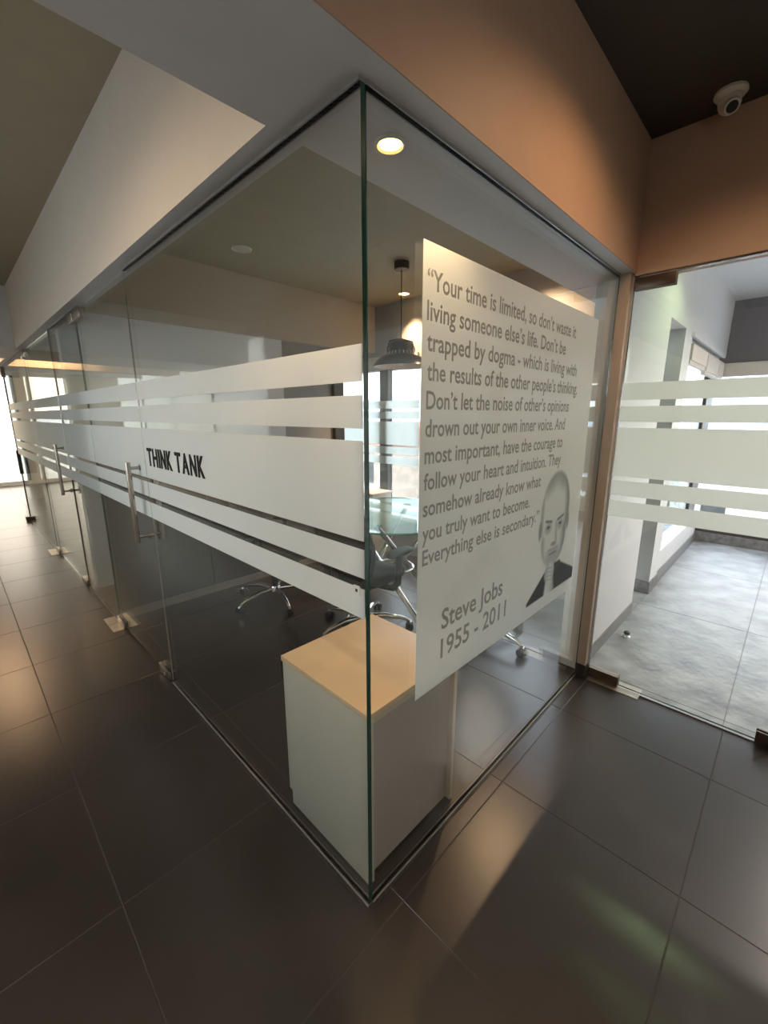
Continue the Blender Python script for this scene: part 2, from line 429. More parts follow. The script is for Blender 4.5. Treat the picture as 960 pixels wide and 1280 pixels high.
for k, (a, b) in enumerate(((3.50, 4.20), (4.24, 4.94), (4.96, 5.30))):
    bl = box('blind', a, b, -0.01, 0.045, 1.84 + 0.03 * (k == 0), 1.99, 'blind_fabric', w2)
    box('blind_bar', a, b, 0.0, 0.03, 1.81 + 0.03 * (k == 0), 1.84 + 0.03 * (k == 0), 'cream_plastic', w2)
struct('trim_7', 3.42, 5.16, -0.02, 0.0, 2.03, 2.06, 'white_paint')
# terrace end wall and its long window
EX = 5.37
struct('wall_end_kerb', EX, EX + 0.2, -3.0, 0.14, 0, 0.11, 'concrete_kerb')
w3 = empty('window_3', (EX, 0, 0.11), kind='structure')
box('window_track', EX + 0.03, EX + 0.13, -3.0, 0.14, 0.11, 0.19, 'window_frame_black', w3)
for y_ in (0.07, -1.30, -2.6): box('mullion', EX + 0.03, EX + 0.11, y_, y_ + 0.07, 0.19, 1.98, 'window_frame_black', w3)
for a, b in ((-1.23, 0.07), (-2.53, -1.30)): box('pane', EX + 0.065, EX + 0.071, a, b, 0.19, 1.98, 'dimming_glass', w3)
bb = box('roller_blind', EX - 0.04, EX + 0.02, -3.0, 0.09, 1.855, 1.965, 'blind_fabric', w3)
box('blind_cassette', EX - 0.05, EX + 0.02, -3.0, 0.09, 1.965, 1.99, 'cream_plastic', w3)
struct('wall_end_upper', EX, EX + 0.12, -3.0, 0.14, 1.98, 2.75, 'slate_paint')
struct('ceiling_terrace', 1.76, EX + 0.12, -3.0, 0.0, 2.62, 2.75, 'white_paint')
struct('wall_terrace_right', 1.76, EX + 0.12, -3.1, -3.0, 0, 2.75, 'white_paint')

# ------------------------------------------------------------------ far end of the office (y > 5)
struct('ceiling_far', -2.4, 2.7, 5.9, 11.2, 2.60, 2.75, 'white_paint')
struct('ceiling_second_room', 0.05, 2.7, 3.5, 5.9, 2.55, 2.75, 'beige_paint')
struct('trim_8', -2.4, 2.6, 7.3, 7.5, 2.12, 2.75, 'beige_paint')
struct('trim_9', -2.4, 2.6, 7.27, 7.3, 2.36, 2.42, 'white_paint')
struct('trim_10', -2.4, 2.6, 9.3, 9.45, 2.2, 2.75, 'white_paint')
struct('trim_11', 0.18, 0.42, 8.9, 9.14, 0, 2.6, 'white_paint')
struct('wall_end', -2.4, -0.5, 11.1, 11.2, 0, 2.75, 'beige_paint')
w4 = empty('window_4', (0, 11.1, 0), kind='structure')
struct('wall_end_sill', -0.5, 2.7, 11.1, 11.2, 0, 0.08, 'white_paint')
struct('wall_end_header', -0.5, 2.7, 11.1, 11.2, 2.25, 2.75, 'white_paint')
for x_ in (-0.5, 0.7, 1.9, 2.54): box('mullion', x_, x_ + 0.06, 11.1, 11.17, 0.08, 2.25, 'window_frame_black', w4)
for x_ in (-0.44, 0.76, 1.40): box('pane', x_, x_ + 1.14, 11.13, 11.136, 0.08, 2.25, 'warming_glass', w4)
w5 = empty('window_5', (FX, 3.6, 0), kind='structure')      # window of the rooms behind
for y_ in (6.4, 7.8, 9.2, 10.9): box('mullion', FX + 0.02, FX + 0.08, y_, y_ + 0.07, 0.1, 1.8, 'window_frame_black', w5)
for a, b in ((6.47, 7.8), (7.87, 9.2), (9.27, 10.9)): box('pane', FX + 0.045, FX + 0.051, a, b, 0.1, 1.8, 'warming_glass', w5)
struct('wall_side', FX, FX + 0.1, 3.5, 6.4, 0, 2.75, 'beige_paint')
struct('wall_side_sill', FX, FX + 0.1, 6.4, 11.2, 0, 0.1, 'white_paint')
struct('wall_side_header', FX, FX + 0.1, 6.4, 11.2, 1.8, 2.75, 'white_paint')

# ------------------------------------------------------------------ glass
GT = 0.012
def pane(name, axis, a, b, z0, z1, parent, off=0.0, edge='glass_edge'):
    """a 12 mm sheet with polished green edges; axis = the wall's run."""
    if axis == 'y': bm = add_box(bmesh.new(), off, off + GT, a, b, z0, z1)
    else: bm = add_box(bmesh.new(), a, b, off, off + GT, z0, z1)
    for f in bm.faces:
        f.normal_update(); n_ = f.normal
        big = abs(n_.x) > 0.5 if axis == 'y' else abs(n_.y) > 0.5
        f.material_index = 0 if big else 1
    return link(name, bm, ['clear_glass', edge], parent)
def strips(axis, a, b, parent, off=-0.0014):
    for z0, z1 in STR:
        if axis == 'y': box('frosted_strip', off, off + 0.0008, a, b, z0, z1, 'frosted_film', parent)
        else: box('frosted_strip', a, b, off, off + 0.0008, z0, z1, 'frosted_film', parent)
def channel(axis, a, b, z0, z1, parent, name='seal'):
    if axis == 'y': box(name, -0.004, GT + 0.004, a, b, z0, z1, 'silicone', parent)
    else: box(name, a, b, -0.004, GT + 0.004, z0, z1, 'silicone', parent)
ZB = 0.006
def fixed_panel(wname, a, b, edge='clear_glass', end_pale=False):
    e = empty(wname, (0, a, 0), kind='structure')
    p = pane('glass_pane', 'y', a, b, ZB, ZS - 0.008, e, edge=edge); strips('y', a + 0.002, b - 0.002, p)
    if end_pale:
        p.data.materials.append(M['clear_glass'])
        for f in p.data.polygons:
            if f.normal.y > 0.5: f.material_index = 2
    channel('y', a, b, 0.0, ZB, e); channel('y', a, b, ZS - 0.008, ZS, e)
    return e
def hinge_patch(y, z0, z1, parent, w_=0.10, name='patch_fitting', m='steel', off=0.014):
    bm = bmesh.new()
    add_box(bm, -off, -0.0005, y - w_ / 2, y + w_ / 2, z0, z1, 0, 0.002); add_box(bm, GT + 0.0005, GT + off, y - w_ / 2, y + w_ / 2, z0, z1, 0, 0.002)
    return link(name, bm, m, parent, smooth=30)
def pull_handle(y, parent, axis='y'):
    z0, z1 = 0.80, 1.215
    bm = bmesh.new()
    add_tube(bm, [(-0.055, y, z0), (-0.055, y, z1)], 0.0125, 16)
    h = link('handle', bm, 'steel', parent, smooth=40)
    bm = add_tube(bmesh.new(), [(GT + 0.055, y, z0), (GT + 0.055, y, z1)], 0.0125, 16)
    link('inner_bar', bm, 'steel', h, smooth=40)
    for z_ in (z0 + 0.03, z1 - 0.03):
        bm = add_tube(bmesh.new(), [(-0.047, y, z_), (GT + 0.047, y, z_)], 0.008, 12)
        link('standoff', bm, 'steel', h, smooth=40)
        bm = add_tube(bmesh.new(), [(-0.004, y, z_), (GT + 0.004, y, z_)], 0.016, 16)
        link('rosette', bm, 'steel', h, smooth=40)
def glass_door(name, a, b, hy):
    e = empty(name, (0, a, 0), kind='structure')
    p = pane('glass_pane', 'y', a, b, 0.012, ZS - 0.012, e, edge='clear_glass'); strips('y', a + 0.002, b - 0.002, p)
    pull_handle(hy, e)
    hinge_patch(b - 0.082, ZS - 0.075, ZS - 0.012, e, 0.155)              # top pivot
    hinge_patch(b - 0.082, 0.004, 0.058, e, 0.155)                         # bottom pivot
    hinge_patch(a + 0.090, 0.004, 0.056, e, 0.16, 'lock_fitting')         # floor lock
    bm = add_tube(bmesh.new(), [(-0.017, a + 0.075, 0.028), (-0.013, a + 0.075, 0.028)], 0.008, 16)
    link('lock_cylinder', bm, 'brass_lens', e, smooth=40)
    bm = bmesh.new(); add_box(bm, -0.075, 0.075, b - 0.135, b - 0.002, 0, 0.003, 0, 0.001); link('floor_plate', bm, 'brushed_plate', e)
    bm = bmesh.new(); add_box(bm, -0.075, 0.075, b + 0.002, b + 0.135, 0, 0.003, 0, 0.001); link('floor_plate', bm, 'brushed_plate', e)
    return e
wl_ = fixed_panel('wall_left', 0.0, 1.563, 'glass_edge', True)
d1 = glass_door('door_1', 1.566, 2.570, 1.66)
wl2 = fixed_panel('wall_left_second', 2.574, 3.490, 'glass_edge')
hinge_patch(2.574 + 0.082, ZS - 0.075, ZS - 0.012, wl2, 0.155)
d2 = glass_door('door_2', 3.493, 4.900, 3.60)
for nm, yy_, mm in (('seal', 1.5645, 'silicone'), ('seal', 2.572, 'glass_edge'), ('seal', 3.4915, 'glass_edge'), ('seal', 4.902, 'glass_edge')):
    box(nm, 0.0, 0.006, yy_ - 0.0015, yy_ + 0.0015, 0.02, ZS - 0.1, mm, wl_)  # strips added to draw the joint lines; dark ones stand for open gaps
wl3 = fixed_panel('wall_left_third', 4.904, 6.900)
hinge_patch(4.95, ZS - 0.085, ZS - 0.005, wl3, 0.085)
# far open door edge with its lock
d4 = empty('door_4', (0, 6.9, 0), kind='structure')
box('edge_profile', -0.006, 0.018, 6.905, 6.93, 0.01, ZS - 0.01, 'window_frame_black', d4)
box('lock_case', -0.02, 0.16, 6.90, 6.94, 0.66, 0.98, 'black_plastic', d4)
box('patch_fitting', -0.05, 0.09, 6.87, 6.97, 0.0, 0.06, 'dark_bronze', d4)
box('patch_fitting', -0.02, 0.16, 6.89, 6.95, ZS - 0.14, ZS - 0.01, 'dark_bronze', d4)
# raised black letters on the first pane
def text_mesh(name, s, m, size, depth=0.0, bold=0.0, sx=1.0):
    cu = bpy.data.curves.new(name, 'FONT'); cu.body = s; cu.size = size; cu.extrude = depth; cu.offset = bold; cu.resolution_u = 3
    o = bpy.data.objects.new(name, cu); C.objects.link(o)
    dg = bpy.context.evaluated_depsgraph_get(); me = bpy.data.meshes.new_from_object(o.evaluated_get(dg))
    bpy.data.objects.remove(o); bpy.data.curves.remove(cu)
    me.materials.clear(); me.materials.append(M[m]); me.name = name
    return me
def fit(me, x0, x1, base, cap=None):
    xs_ = [v.co.x for v in me.vertices]; a, b = min(xs_), max(xs_); k = (x1 - x0) / (b - a)
    for v in me.vertices: v.co.x = x0 + (v.co.x - a) * k; v.co.y = v.co.y + base
    return me
# "THINK TANK": each letter is a separate raised part
sign = empty('think_tank_lettering', (0, 1.515, 1.21), label='raised black THINK TANK letters on the frosted glass beside the first door', cat='sign')
words_ = 'THINK TANK'
wid = {'T': 0.058, 'H': 0.058, 'I': 0.016, 'N': 0.058, 'K': 0.058, 'A': 0.066, ' ': 0.026}
tot = sum(wid[c] for c in words_) + 0.013 * 8
k_ = 0.635 / tot
yy = 1.512
for ch in words_:
    wch = wid[ch] * k_
    if ch != ' ':
        me = text_mesh('letter', ch, 'black_letter', 0.118, 0.0015, 0.0023)
        fit(me, 0, wch - 0.001, 0)
        o = bpy.data.objects.new('letter', me); C.objects.link(o); o.parent = sign
        o.rotation_euler = (PI / 2, 0, -PI / 2)
        o.location = (-0.0036, yy - 1.515, 0.0)
        wch += 0.013 * k_
    yy -= wch
# small white tag near the corner edge
tg = empty('sensor_tag', (0.0, 0.035, 0.99), label='tiny square white tag with black dot stuck near the glass corner', cat='tag')
box('plate', -0.004, -0.0015, 0.018, 0.040, 1.000, 1.024, 'white_label', tg)
box('dot', -0.0046, -0.004, 0.025, 0.033, 1.008, 1.016, 'black_plastic', tg)

# right wall: one fixed pane with the big poster
wr = empty('wall_right', (0, 0, 0), kind='structure')
pr = pane('glass_pane', 'x', 0.0155, 1.655, ZB, ZS - 0.008, wr)
channel('x', 0.0155, 1.66, 0.0, ZB, wr); channel('x', 0.0155, 1.66, ZS - 0.008, ZS, wr)
PX0, PX1, PZ0, PZ1 = 0.199, 1.413, 0.600, 1.850
PY = -0.0014
ps = empty('poster_sticker', (PX0, PY, PZ0), label='large frosted quotation poster with grey lettering and a portrait on the glass', cat='poster')
box('frosted_film', PX0, PX1, PY, PY + 0.0008, PZ0, PZ1, 'poster_film', ps)
# lettering sits on the face of the film that looks at the corridor
LINES = [('\u201cYour time is limited, so don\u2019t waste it', 0.216, 1.171, 1.745, 1), ('living someone else\u2019s life. Don\u2019t be', 0.217, 1.083, 1.674, 1),
    ('trapped by dogma - which is living with', 0.219, 1.214, 1.602, 1), ('the results of the other people\u2019s thinking.', 0.222, 1.240, 1.530, 1),
    ('Don\u2019t let the noise of other\u2019s opinions', 0.221, 1.167, 1.458, 1), ('drown out your own inner voice. And', 0.220, 1.143, 1.386, 1),
    ('most important, have the courage to', 0.219, 1.135, 1.314, 1), ('follow your heart and intuition. They', 0.218, 1.135, 1.242, 1),
    ('somehow already know what', 0.217, 0.956, 1.168, 1), ('you truly want to become.', 0.216, 0.871, 1.096, 1),
    ('Everything else is secondary.\u201d', 0.218, 0.966, 1.024, 1), ('Steve Jobs', 0.320, 0.699, 0.789, 1.45), ('1955 - 2011', 0.320, 0.735, 0.689, 1.45)]
def line_words(line, x0, x1, z_, k):
    """one part per word; widths measured on the whole line so that spacing stays true."""
    full = text_mesh('t', line, 'print_grey', 0.066 * k, 0.0, 0.0010 * k); fx = [v.co.x for v in full.vertices]; f0, f1 = min(fx), max(fx); kx = (x1 - x0) / (f1 - f0)
    pos = 0
    for wd in line.split(' '):
        pos2 = pos + len(wd)
        pre = text_mesh('t', line[:pos2], 'print_grey', 0.066 * k, 0.0, 0.0010 * k)
        right = max(v.co.x for v in pre.vertices)
        me = text_mesh('word', wd, 'print_grey', 0.066 * k, 0.0, 0.0010 * k)
        wr_ = max(v.co.x for v in me.vertices); sh = right - wr_
        for v in me.vertices: v.co.x = (v.co.x + sh - f0) * kx
        o = bpy.data.objects.new('word', me); C.objects.link(o); o.parent = ps
        o.rotation_euler = (PI / 2, 0, 0); o.location = (x0 - PX0, -0.0003, z_ - PZ0)
        bpy.data.meshes.remove(pre); pos = pos2 + 1
    bpy.data.meshes.remove(full)
for s_, a, b, z_, k in LINES: line_words(s_, a, b, z_, k)
# printed portrait: ink density on a fine grid
def smooth(e0, e1, x):
    t = max(0.0, min(1.0, (x - e0) / (e1 - e0))); return t * t * (3 - 2 * t)
def ell(x, z, cx, cz, rx, rz, soft=0.12, rot=0.0):
    dx, dz = x - cx, z - cz
    c, s = math.cos(rot), math.sin(rot); u = (dx * c + dz * s) / rx; v = (-dx * s + dz * c) / rz
    return 1 - smooth(1 - soft, 1 + soft, math.hypot(u, v))
def seg(x, z, ax, az, bx, bz, r):
    vx, vz = bx - ax, bz - az; t = max(0, min(1, ((x - ax) * vx + (z - az) * vz) / (vx * vx + vz * vz)))
    d = math.hypot(x - ax - t * vx, z - az - t * vz); return 1 - smooth(r * 0.45, r * 1.35, d)
def ink(x, z):
    cx = 1.132
    head = max(ell(x, z, cx, 1.04, 0.146, 0.172, 0.07), ell(x, z, 1.137, 0.92, 0.124, 0.135, 0.08))
    v = 0.0
    # edge shade of the skull and cheeks, cropped hair
    inner = max(ell(x, z, cx - 0.014, 1.035, 0.128, 0.158, 0.22), ell(x, z, 1.128, 0.91, 0.100, 0.125, 0.35))
    v = head * (0.55 * (1 - inner) + 0.05)
    v = max(v, head * 0.50 * (1 - smooth(-0.02, 0.085, (1.195 - z) - 0.42 * abs(x - cx))))          # hair on top
    v = max(v, head * 0.50 * smooth(1.215, 1.262, x) * smooth(0.80, 0.98, z))
    v = max(v, head * 0.40 * (1 - smooth(1.000, 1.028, x)) * smooth(0.84, 0.95, z))
    # ears
    v = max(v, 0.55 * ell(x, z, 0.992, 0.975, 0.016, 0.042, 0.4), 0.50 * ell(x, z, 1.276, 0.975, 0.014, 0.042, 0.4))
    # brows, eyes, glasses bridge
    for ex in (1.070, 1.192):
        v = max(v, head * 0.66 * seg(x, z, ex - 0.030, 1.000 + (0.006 if ex < 1.1 else -0.004), ex + 0.030, 1.000 + (-0.004 if ex < 1.1 else 0.008), 0.007))
        v = max(v, head * 0.80 * ell(x, z, ex, 0.975, 0.020, 0.008, 0.5))
        v = max(v, head * 0.34 * ell(x, z, ex, 0.972, 0.036, 0.026, 0.5))
    # nose, mouth, beard shadow
    v = max(v, head * 0.32 * seg(x, z, 1.150, 0.985, 1.160, 0.900, 0.013), head * 0.55 * ell(x, z, 1.140, 0.890, 0.030, 0.010, 0.6))
    v = max(v, head * 0.60 * seg(x, z, 1.100, 0.846, 1.172, 0.846, 0.007), head * 0.36 * seg(x, z, 1.086, 0.864, 1.186, 0.866, 0.010))
    v = max(v, head * 0.36 * ell(x, z, 1.145, 0.820, 0.095, 0.055, 0.5), head * 0.26 * ell(x, z, 1.235, 0.90, 0.030, 0.10, 0.6))
    # dark jumper: shoulders and raised forearm
    body = 0.0
    topz = 0.790 - 0.42 * max(0.0, x - 1.235) if x > 1.235 else (0.800 if x > 1.165 else 0.74)
    if x > 1.135: body = smooth(0, 0.012, topz - z) * smooth(1.140, 1.16, x) * smooth(0.0, 0.008, z - 0.655)
    tl = 0.675 + (x - 0.905) * 0.62
    if x <= 1.150: body = max(body, smooth(0, 0.012, tl - z) * smooth(0.905, 0.92, x) * smooth(0.0, 0.008, z - 0.655) * (1 - smooth(1.075, 1.10, x - (z - 0.70) * 0.15)))
    v = max(v, 0.96 * body)
    # hand under the chin
    hand = max(ell(x, z, 1.120, 0.760, 0.050, 0.046, 0.2), seg(x, z, 1.150, 0.665, 1.128, 0.74, 0.036) * smooth(0, 0.008, z - 0.655))
    if hand > 0:
        hv = 0.10 + 0.35 * abs(x - 1.128) / 0.05
        for q in range(4): hv = max(hv, 0.45 * seg(x, z, 1.095, 0.782 - 0.018 * q, 1.150, 0.776 - 0.019 * q, 0.0035))
        v = v * (1 - hand) + hand * min(0.6, hv)
    return max(0.0, min(1.0, v))
NX, NZ = 150, 170
ax0, ax1, az0, az1 = 0.885, 1.408, 0.640, 1.235
me = bpy.data.meshes.new('portrait')
vs = [(ax0 + (ax1 - ax0) * i / NX - PX0, -0.0002, az0 + (az1 - az0) * j / NZ - PZ0) for j in range(NZ + 1) for i in range(NX + 1)]
fs = [(j * (NX + 1) + i, j * (NX + 1) + i + 1, (j + 1) * (NX + 1) + i + 1, (j + 1) * (NX + 1) + i) for j in range(NZ) for i in range(NX)]
vals = [ink(v[0] + PX0, v[2] + PZ0) for v in vs]
fs = [f for f in fs if max(vals[k] for k in f) > 0.004]
used = sorted({k for f in fs for k in f}); mp = {k: n for n, k in enumerate(used)}
me.from_pydata([vs[k] for k in used], [], [[mp[k] for k in f] for f in fs])
at = me.attributes.new('ink', 'FLOAT', 'POINT'); at.data.foreach_set('value', [vals[k] for k in used])
me.materials.append(M['portrait_film'])
o = bpy.data.objects.new('portrait', me); C.objects.link(o); o.parent = ps
o['label'] = 'grey print of a bald bearded man in a dark jumper, hand at chin'

# frame post between right pane and terrace door
fp = empty('trim_12', (1.64, -0.02, 0), kind='structure')
box('post', 1.632, 1.672, -0.046, -0.0005, 0.075, ZS, 'brown_aluminium', fp, bev=0.001)
box('post_foot', 1.628, 1.676, -0.050, -0.0005, 0.0, 0.075, 'plinth_black', fp)
box('jamb_strip', 1.672, 1.690, -0.052, 0.0, 0.0, ZS, 'white_paint', fp)

# terrace glass door
d3 = empty('door_3', (1.67, -0.05, 0), kind='structure')
OX = 1.674
def pane_x(name, a, b, parent):
    bm = add_box(bmesh.new(), OX, OX + GT, a, b, 0.012, ZS - 0.02)
    for f in bm.faces:
        f.normal_update(); f.material_index = 0 if abs(f.normal.x) > 0.5 else 1
    return link(name, bm, ['clear_glass', 'glass_edge'], parent)
g3 = pane_x('glass_pane', -0.842, -0.054, d3)
for z0, z1 in STR: box('frosted_strip', OX - 0.0014, OX - 0.0006, -0.84, -0.056, z0, z1, 'frosted_film', g3)
def patch_x(a, b, z0, z1, parent, m='dark_bronze', name='patch_fitting'):
    bm = bmesh.new(); add_box(bm, OX - 0.012, OX - 0.0005, a, b, z0, z1, 0, 0.0015); add_box(bm, OX + GT + 0.0005, OX + GT + 0.012, a, b, z0, z1, 0, 0.0015)
    return link(name, bm, m, parent, smooth=30)
patch_x(-0.218, -0.055, 2.005, 2.056, d3)
pf = patch_x(-0.208, -0.055, 0.006, 0.058, d3, 'dark_bronze')
box('trim_cap', OX - 0.014, OX + GT + 0.014, -0.208, -0.055, 0.058, 0.062, 'steel', pf)
box('bolt', OX - 0.0135, OX - 0.012, -0.15, -0.12, 0.028, 0.034, 'plinth_black', pf)
box('floor_plate', OX - 0.045, OX + 0.06, -0.315, -0.06, 0.0, 0.003, 'brushed_plate', d3)
patch_x(-0.842, -0.775, 0.006, 0.062, d3, 'dark_bronze')
box('threshold', OX - 0.004, OX + 0.028, -2.35, -0.315, 0.0, 0.004, 'steel', d3)
d5 = empty('door_5', (1.67, -1.7, 0), kind='structure')
g5 = pane_x('glass_pane', -2.36, -0.850, d5)
for z0, z1 in STR: box('frosted_strip', OX - 0.0014, OX - 0.0006, -2.36, -0.852, z0, z1, 'frosted_film', g5)
patch_x(-0.920, -0.852, 0.006, 0.062, d5)
struct('trim_13', 1.672, 1.70, -2.4, -0.056, ZS - 0.018, ZS - 0.012, 'steel')

# ------------------------------------------------------------------ corner cabinet
cb = empty('storage_cabinet', (0.26, 0.25, 0), label='low cream storage cabinet with pale wooden top behind the glass corner', cat='cabinet')
A0, A1, B0, B1, HZ = 0.038, 0.480, 0.036, 0.455, 0.620
box('plinth', A0 + 0.020, A1 - 0.02, B0 + 0.029, B1 - 0.02, 0.0, 0.045, 'plinth_black', cb)
box('top', A0 - 0.003, A1 + 0.003, B0 - 0.003, B1 + 0.022, HZ - 0.018, HZ, 'cabinet_wood', cb, bev=0.0012)
box('side_panel', A0, A0 + 0.022, B0, B1, 0.006, HZ - 0.018, 'cabinet_laminate', cb, bev=0.0008)
box('side_panel', A1 - 0.018, A1, B0, B1, 0.006, HZ - 0.018, 'cabinet_edge', cb, bev=0.0008)
box('back_panel', A0 + 0.018, A1 - 0.018, B0 + 0.020, B0 + 0.028, 0.012, HZ - 0.018, 'cabinet_panel', cb)
box('back_rail', A0 + 0.018, A1 - 0.018, B0 + 0.001, B0 + 0.020, HZ - 0.040, HZ - 0.018, 'cabinet_edge', cb)
dr = box('door', A0 + 0.002, A1 - 0.002, B1 + 0.002, B1 + 0.020, 0.060, HZ - 0.022, 'cabinet_laminate', cb, bev=0.0008)
box('handle', A0 + 0.004, A0 + 0.020, B1 + 0.020, B1 + 0.036, 0.52, HZ - 0.03, 'steel', dr)
struct('trim_14', -0.012, 0.0, 0.012, 1.56, 0.0, 0.002, 'plinth_black')
struct('trim_15', 0.0, 1.63, -0.012, 0.0, 0.0, 0.002, 'plinth_black')

# ------------------------------------------------------------------ downlights
def downlight(x, y, z, lit, label, power=12, col=WARM, r=0.045, deep=0.0, glow='lamp_glow', cone=2.2):
    e = empty('downlight', (x, y, z), label=label, cat='ceiling light')
    bm = add_lathe(bmesh.new(), [(r, 0.0), (r + 0.004, -0.006), (r + 0.008, -0.005), (r + 0.011, 0.0)], (x, y, z), 32, closed=True)
    link('trim_ring', bm, 'cream_plastic' if lit else 'white_label', e, smooth=True)
    bm = add_lathe(bmesh.new(), [(0.0, -0.001), (r * 0.98, -0.001)], (x, y, z), 32)
    link('diffuser', bm, glow if lit else 'cream_plastic', e)
    if lit: lamp('bulb', 'SPOT', (x, y, z - 0.012), power, col, r * 0.8, cone=cone, parent=e)
    return e
downlight(0.193, 0.103, ZS, True, 'lit round warm downlight in the beam just behind the glass corner', 10, r=0.028)
downlight(0.904, 2.133, 2.52, False, 'unlit round white downlight in the meeting room ceiling, over the door end', r=0.056)
downlight(2.44, 2.06, 2.52, True, 'lit downlight seen beside the pendant cord, near the far window', 60, r=0.045, cone=1.5)
downlight(2.32, 0.76, 2.52, True, 'lit downlight in the ceiling hidden behind the quotation poster', 28, r=0.03)
downlight(3.6, -1.7, 2.62, True, 'added warm white fill light at the terrace ceiling, away from the door', 100, (1.0, 0.86, 0.78), r=0.07, cone=2.8)  # added out of view to brighten the terrace and its door film
downlight(2.68, -0.43, 2.62, True, 'greenish ceiling light of the terrace above the glass door', 10, (0.75, 1.0, 0.5), glow='green_glow', r=0.06)
downlight(1.35, 8.2, 2.60, True, 'added warm fill light in the far office ceiling behind the glass rooms', 40, r=0.05, cone=2.8)  # extra lamp added to warm the light at the far end
# lobby and corridor downlights above and behind the viewer
downlight(0.85, -0.62, ZC, True, 'warm downlight in the dark lobby ceiling near the terracotta wall', 12, r=0.04, cone=2.6)
downlight(-1.3, -1.5, ZC, True, 'warm downlight in the dark lobby ceiling far from the glass', 9, r=0.04)
downlight(-1.05, 0.92, 2.63, True, 'warm downlight in the olive corridor tray ceiling near the crossing beam', 20, (1.0, 0.76, 0.52), r=0.04, cone=2.8)
downlight(-0.55, 7.0, 2.60, True, 'warm downlight in the white ceiling of the far office', 36, r=0.04, cone=2.8)

# ------------------------------------------------------------------ pendant lamp
px, py = 1.83, 1.54
pd = empty('pendant_lamp', (px, py, 2.52), label='dark grey dome pendant lamp hanging on a black cord over the round table', cat='lamp')
link('canopy', add_lathe(bmesh.new(), [(0, 0), (0.055, 0), (0.055, -0.045), (0.05, -0.05), (0, -0.05)], (px, py, 2.52), 32), 'black_plastic', pd, smooth=True)
link('cord', add_tube(bmesh.new(), [(px, py, 2.47), (px, py, 2.00)], 0.004, 8), 'black_plastic', pd, smooth=True)
link('neck', add_lathe(bmesh.new(), [(0, 0.19), (0.012, 0.19), (0.05, 0.175), (0.085, 0.155), (0.093, 0.13), (0.095, 0.095), (0.0, 0.095)], (px, py, 1.815), 36), 'black_plastic', pd, smooth=True)
link('vent_ring', add_lathe(bmesh.new(), [(0.086, 0.098), (0.090, 0.098), (0.094, 0.072), (0.088, 0.072)], (px, py, 1.815), 36, closed=True), 'shade_metal', pd, smooth=True)
for k in range(20):
    a = 2 * PI * k / 20
    link('vent_bar', add_tube(bmesh.new(), [(px + 0.092 * math.cos(a), py + 0.092 * math.sin(a), 1.912), (px + 0.097 * math.cos(a), py + 0.097 * math.sin(a), 1.886)], 0.004, 6), 'cream_plastic', pd)
link('shade', add_lathe(bmesh.new(), [(0.092, 0.075), (0.12, 0.070), (0.16, 0.052), (0.19, 0.026), (0.208, 0.0), (0.212, -0.012), (0.206, -0.012), (0.186, 0.022), (0.157, 0.046), (0.118, 0.064), (0.092, 0.068)], (px, py, 1.815), 48, closed=True), 'shade_metal', pd, smooth=True)
link('shade_lining', add_lathe(bmesh.new(), [(0.2045, -0.011), (0.184, 0.020), (0.155, 0.044), (0.117, 0.061), (0.0, 0.064)], (px, py, 1.815), 48), 'shade_inner', pd, smooth=True)
link('bulb', add_lathe(bmesh.new(), [(0, -0.0), (0.022, 0.008), (0.03, 0.03), (0.02, 0.055), (0.0, 0.064)], (px, py, 1.81), 20), 'white_label', pd, smooth=True)
for sgn in (-1, 1):
    link('neck_bracket', add_tube(bmesh.new(), [(px + sgn * 0.02, py, 2.0), (px + sgn * 0.07, py - sgn * 0.05, 1.985), (px + sgn * 0.082, py - sgn * 0.065, 1.93), (px + sgn * 0.078, py - sgn * 0.062, 1.90)], 0.005, 8), 'black_plastic', pd, smooth=True)

# ------------------------------------------------------------------ round glass table
tx, ty, tz, tr = 1.49, 1.29, 0.77, 0.57
tb = empty('meeting_table', (tx, ty, 0), label='round glass meeting table on crossed chrome tube legs behind the cabinet', cat='table')
bm = add_lathe(bmesh.new(), [(0, tz), (tr - 0.002, tz), (tr, tz - 0.002), (tr, tz - 0.010), (tr - 0.002, tz - 0.012), (0, tz - 0.012)], (tx, ty, 0), 96)
for f in bm.faces:
    f.normal_update()
    if abs(f.normal.z) < 0.9: f.material_index = 1
link('tabletop', bm, ['table_glass', 'table_edge'], tb, smooth=40)
for k in range(4):
    a = PI / 2 * k + 0.45; b = a + 2.45
    p0 = Vector((tx + 0.36 * math.cos(a), ty + 0.36 * math.sin(a), tz - 0.020)); p1 = Vector((tx + 0.40 * math.cos(b), ty + 0.40 * math.sin(b), 0.012))
    lg = link('leg', add_tube(bmesh.new(), [p0, p1], 0.019, 20), 'chrome', tb, smooth=True)
    link('foot', add_lathe(bmesh.new(), [(0, 0.012), (0.024, 0.012), (0.026, 0.0), (0, 0)], (p1.x, p1.y, 0), 20), 'black_plastic', lg, smooth=True)
    link('glass_holder', add_lathe(bmesh.new(), [(0, tz - 0.012), (0.034, tz - 0.012), (0.034, tz - 0.020), (0.02, tz - 0.034), (0, tz - 0.034)], (p0.x, p0.y, 0), 24), 'chrome', lg, smooth=True)
ring = [(tx + 0.145 * math.cos(2 * PI * k / 32), ty + 0.145 * math.sin(2 * PI * k / 32), 0.36) for k in range(33)]
link('clamp_ring', add_tube(bmesh.new(), ring, 0.010, 10, cap=False), 'chrome', tb, smooth=True)

